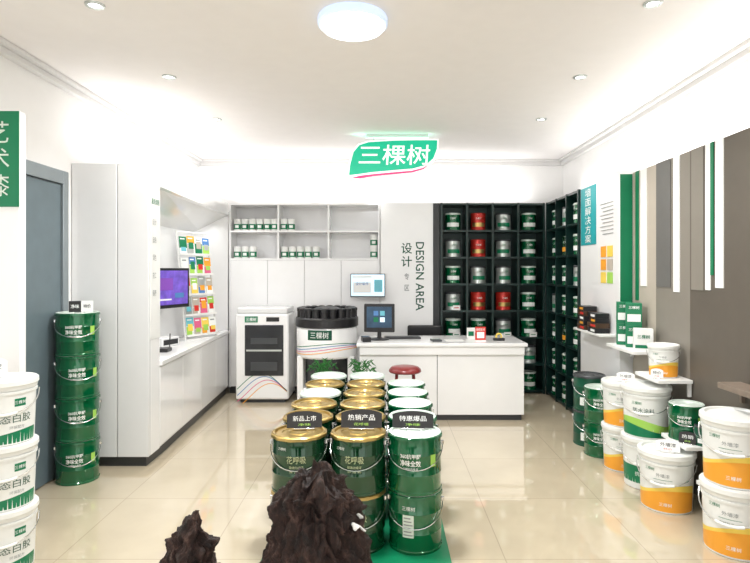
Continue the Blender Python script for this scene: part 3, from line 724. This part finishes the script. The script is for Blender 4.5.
# ---------------------------------------------------------------- ceiling lights
t=thing('ceiling_lamp','large round flush ceiling lamp with glowing white diffuser','ceiling light',(-.18,3.22,H))
MB().lathe([(0,0),(.195,0),(.20,-.01),(.20,-.04),(.185,-.05),(.0,-.05)],'lampring',48).build('rim',t)
MB().lathe([(.186,-.05),(.172,-.065),(.12,-.078),(.0,-.085)],'lamp',48).build('diffuser',t)
dl=[(-1.61,4.2),(-1.61,5.38),(1.47,4.2),(1.51,5.38),(1.46,3.04),(-1.58,3.06),(1.46,1.4),(-1.58,1.4)]
dn=['second from the back on the left','nearest the back wall on the left','second from the back on the right','nearest the back wall on the right','third from the back on the right','third from the back on the left','behind the viewer on the right','behind the viewer on the left']
def mk_dl():
    t=thing('downlight','','ceiling light')
    MB().lathe([(.032,-.002),(.036,-.010),(.05,-.008),(.052,0),(.03,0)],'silver',28).build('rim',t)
    MB().lathe([(0,-.003),(.033,-.003)],'spotg',28).build('lens',t)
    return t
def area(name,loc,rot,sx,sy,e,col=(1,1,1)):
    l=bpy.data.lights.new(name,'AREA'); l.shape='RECTANGLE'; l.size=sx; l.size_y=sy; l.energy=e; l.color=col
    o=bpy.data.objects.new(name,l); C.objects.link(o); o.location=loc; o.rotation_euler=rot; return o
for (x,y),n in zip(dl,dn):
    place('dl',mk_dl,(x,y,H),0,f'small recessed downlight, {n} side','recessed downlights')
    l=bpy.data.lights.new('downlight_beam','SPOT'); l.energy=64; l.spot_size=math.radians(125); l.spot_blend=.9; l.shadow_soft_size=.05; l.color=(1,.97,.925)
    o=bpy.data.objects.new('downlight_beam',l); C.objects.link(o); o.location=(x,y,H-.03)
l=bpy.data.lights.new('lamp_light','AREA'); l.shape='DISK'; l.size=.34; l.energy=74; l.color=(.97,.985,1)
o=bpy.data.objects.new('lamp_light',l); C.objects.link(o); o.location=(-.18,3.22,H-.09)
area('cove_left',(-2.2,5.8,ZT+.03),(PI,0,0),.12,2.7,10,(1,.99,.98))
area('cove_back',(0,7.22,ZT+.03),(PI,0,0),3.8,.12,15,(1,.99,.98))
area('cove_right',(2.27,4.3,ZT+.04),(PI,0,0),.12,4.8,16,(1,.99,.96))
area('niche_fill',(-1.98,5.8,2.13),(0,math.radians(-15),0),.04,2.0,8)  # added fill light under the hood to brighten the niche, no fixture modelled
area('sign_glow',(.09,6.0,2.955),(PI,0,0),.8,.08,.6,(.1,1,.6))

# ---------------------------------------------------------------- plants, stool
def palm(x,y,label,seed,H0):
    rd=random.Random(seed)
    t=thing('potted_palm',label,'plant',(x,y,0),0,'potted palms behind the tins')
    MB().lathe([(0,0),(.08,0),(.09,.01),(.11,.24),(.115,.25),(.115,.27),(.10,.27),(.095,.24),(0,.235)],'pot',32).build('pot',t)
    MB().lathe([(0,.24),(.094,.238)],'soil',24).build('soil',t)
    for f in range(20):
        a=f*2.4; ln=rd.uniform(.05,.14); lift=rd.uniform(.7,1.0)*H0; mb=MB(); pts=[]
        for i in range(9):
            u=i/8; rr=ln*u; pts.append(Vector((rr*math.cos(a),rr*math.sin(a),.24+lift*(1-(1-u)**1.6)-.08*u*u*u)))
        mb.tube(pts,.003,'leaf',5)
        side=Vector((-math.sin(a),math.cos(a),0))
        for i in range(3,9):
            for s in (-1,1):
                p=pts[i]; d=(pts[i]-pts[i-1]).normalized(); tip=p+d*.045+side*s*.045*(1-.04*i)-Vector((0,0,.012)); w=Vector((0,0,.010))
                mb.add([p-w,p+w,tip],[(0,1,2)],'leaf')
        mb.build('frond',t)
palm(-.22,5.36,'potted palm with green fronds, the one in front of the white desk corner',3,.52)
palm(-.58,5.42,'potted palm with green fronds, the one in front of the tinting machine',5,.50)
t=thing('stool','dark red round stool behind the right row of tins','stool',(.20,5.32,0))
MB().lathe([(0,.64),(.08,.64),(.13,.63),(.15,.61),(.155,.59),(.145,.58),(0,.58)],'stool',32).build('seat',t)
for i in range(4):
    a=PI/4+i*PI/2; MB().tube([(.11*math.cos(a),.11*math.sin(a),.585),(.15*math.cos(a),.15*math.sin(a),0)],.013,'stool').build('leg',t)
MB().tube([(.135*math.cos(i*PI/10),.135*math.sin(i*PI/10),.22) for i in range(20)],.008,'stool',6,closed=True).build('foot_ring',t)

# ---------------------------------------------------------------- foreground root wood on low table
t=thing('low_table','dark wooden low table in the foreground under the root carvings','table',(-.35,1.55,0))
MB().box(-.62,.62,-.28,.28,.41,.45,'table').build('table_top',t,bevel=.008)
for sx in (-1,1):
    for sy in (-1,1): MB().box(sx*.55-.03,sx*.55+.03,sy*.22-.03,sy*.22+.03,0,.41,'table').build('leg',t,bevel=.004)
def root_wood(name,label,loc,prof,seed,flat=.75,spike=.14,amp=1.0):
    bm=bmesh.new(); bmesh.ops.create_icosphere(bm,subdivisions=7,radius=1)
    hh=prof[-1][0]
    for v in bm.verts:
        d=v.co.copy(); u=math.acos(max(-1,min(1,-d.z)))/PI; z=u*hh
        cx=w=0
        for i in range(len(prof)-1):
            if prof[i][0]<=z<=prof[i+1][0]+1e-9:
                f=(z-prof[i][0])/(prof[i+1][0]-prof[i][0])
                cx=prof[i][1]*(1-f)+prof[i+1][1]*f; w=prof[i][2]*(1-f)+prof[i+1][2]*f; break
        ph=math.atan2(d.y,d.x); ca,sa=math.cos(ph),math.sin(ph)
        if u<.03: w*=u/.03
        p=Vector((ca*w,sa*w*flat,z))
        s=Vector((seed,seed*.7,0))
        lay=p.z*14+2.5*noise.noise(p*8+s)+p.x*10
        step=(lay-math.floor(lay)); ledge=(step**.6)-.6
        n1=noise.fractal(p*8+s,.8,2.1,3)
        q=Vector((p.x*30,p.y*30,p.z*8))                  # steep vertical ridges
        n2=1-2*abs(noise.noise(q+s)+.4*noise.noise(q*2.3+s))
        n3=noise.fractal(Vector((p.x*60,p.y*60,p.z*34))+s,.9,2.1,3)
        vd=noise.voronoi(p*16+s)[0]; cr=min(1,(vd[1]-vd[0])*3)
        k=amp*(spike*.22*n1+.012*ledge+.022*(n2-.5)+.007*n3+.011*(cr-.5))
        rad=Vector((ca,sa*flat,0))
        endw=min(1,w/.05)
        off=rad*k*(.35+.65*endw)
        zz=z+amp*(.034*noise.noise(Vector((p.x*14,p.y*14,seed)))+.030*noise.noise(Vector((p.x*36,p.y*36,seed)))+.008*n3)*min(1,u*2.2)
        v.co=Vector((cx+p.x+off.x, p.y+off.y, max(0,zz)))
    me=bpy.data.meshes.new(name); bm.to_mesh(me); bm.free(); me.materials.append(M['bark'])
    o=bpy.data.objects.new(name,me); C.objects.link(o); o.location=loc
    tag(o,label,'root carving'); return o
r1=root_wood('root_carving','large dark brown gnarled piece of root wood in the foreground',(-.187,1.55,.45),[(0,0,.145),(.10,0,.152),(.22,.0,.144),(.32,.004,.132),(.42,-.002,.116),(.49,-.010,.094),(.53,-.008,.074),(.545,-.006,.03),(.549,-.005,0)],3.1,amp=1.15)
r2=root_wood('root_carving','smaller dark brown gnarled piece of root wood in the lower left foreground',(-.55,1.55,.45),[(0,0,.085),(.12,0,.080),(.24,0,.074),(.32,.005,.060),(.37,.018,.044),(.42,.032,.028),(.445,.034,0)],11.7,amp=1.1)
for i,(dx,dy,dz) in enumerate([(.108,-.050,.41),(.125,-.030,.395),(.118,-.015,.42)]):
    o=MB().lathe([(0,0),(.006,.001),(.011,.004),(.010,.007),(0,.005)],'plas',14,mod=lambda a,j:1+.25*math.sin(a*1.3)).build('fungus',r1)
    o.location=(dx,dy,dz); o.rotation_euler=(.4,.5+.2*i,i)
    o['label']='small whitish bracket fungus'

# ---------------------------------------------------------------- left front panel
t=thing('wall_panel','white display board with green lettered header at the left edge','wall panel',(-2.30,3.28,0))
MB().box(-.155,.165,0,.06,0,2.48,'lam').build('board',t,bevel=.003)
MB().box(-.155,.165,-.006,0,1.92,2.48,'green').build('header',t)
MB().text('艺\n术\n漆',.12,(.045,-.0075,2.20),(1,0,0),(0,0,1),'lidw',fit=(.13,.44),line=1.1,bold=0).build('lettering',t)

# ---------------------------------------------------------------- world + camera
w=bpy.data.worlds.new('world'); sc.world=w; w.use_nodes=True
w.node_tree.nodes['Background'].inputs[0].default_value=(1,.99,.975,1); w.node_tree.nodes['Background'].inputs[1].default_value=1.9
cam=bpy.data.cameras.new('camera'); co=bpy.data.objects.new('camera',cam); C.objects.link(co)
co.location=(0,0,1.55); co.rotation_euler=(PI/2,0,0)
cam.sensor_width=36; cam.lens=560/750*36; cam.shift_x=-.012; cam.shift_y=-.0153; cam.clip_start=.05
sc.camera=co
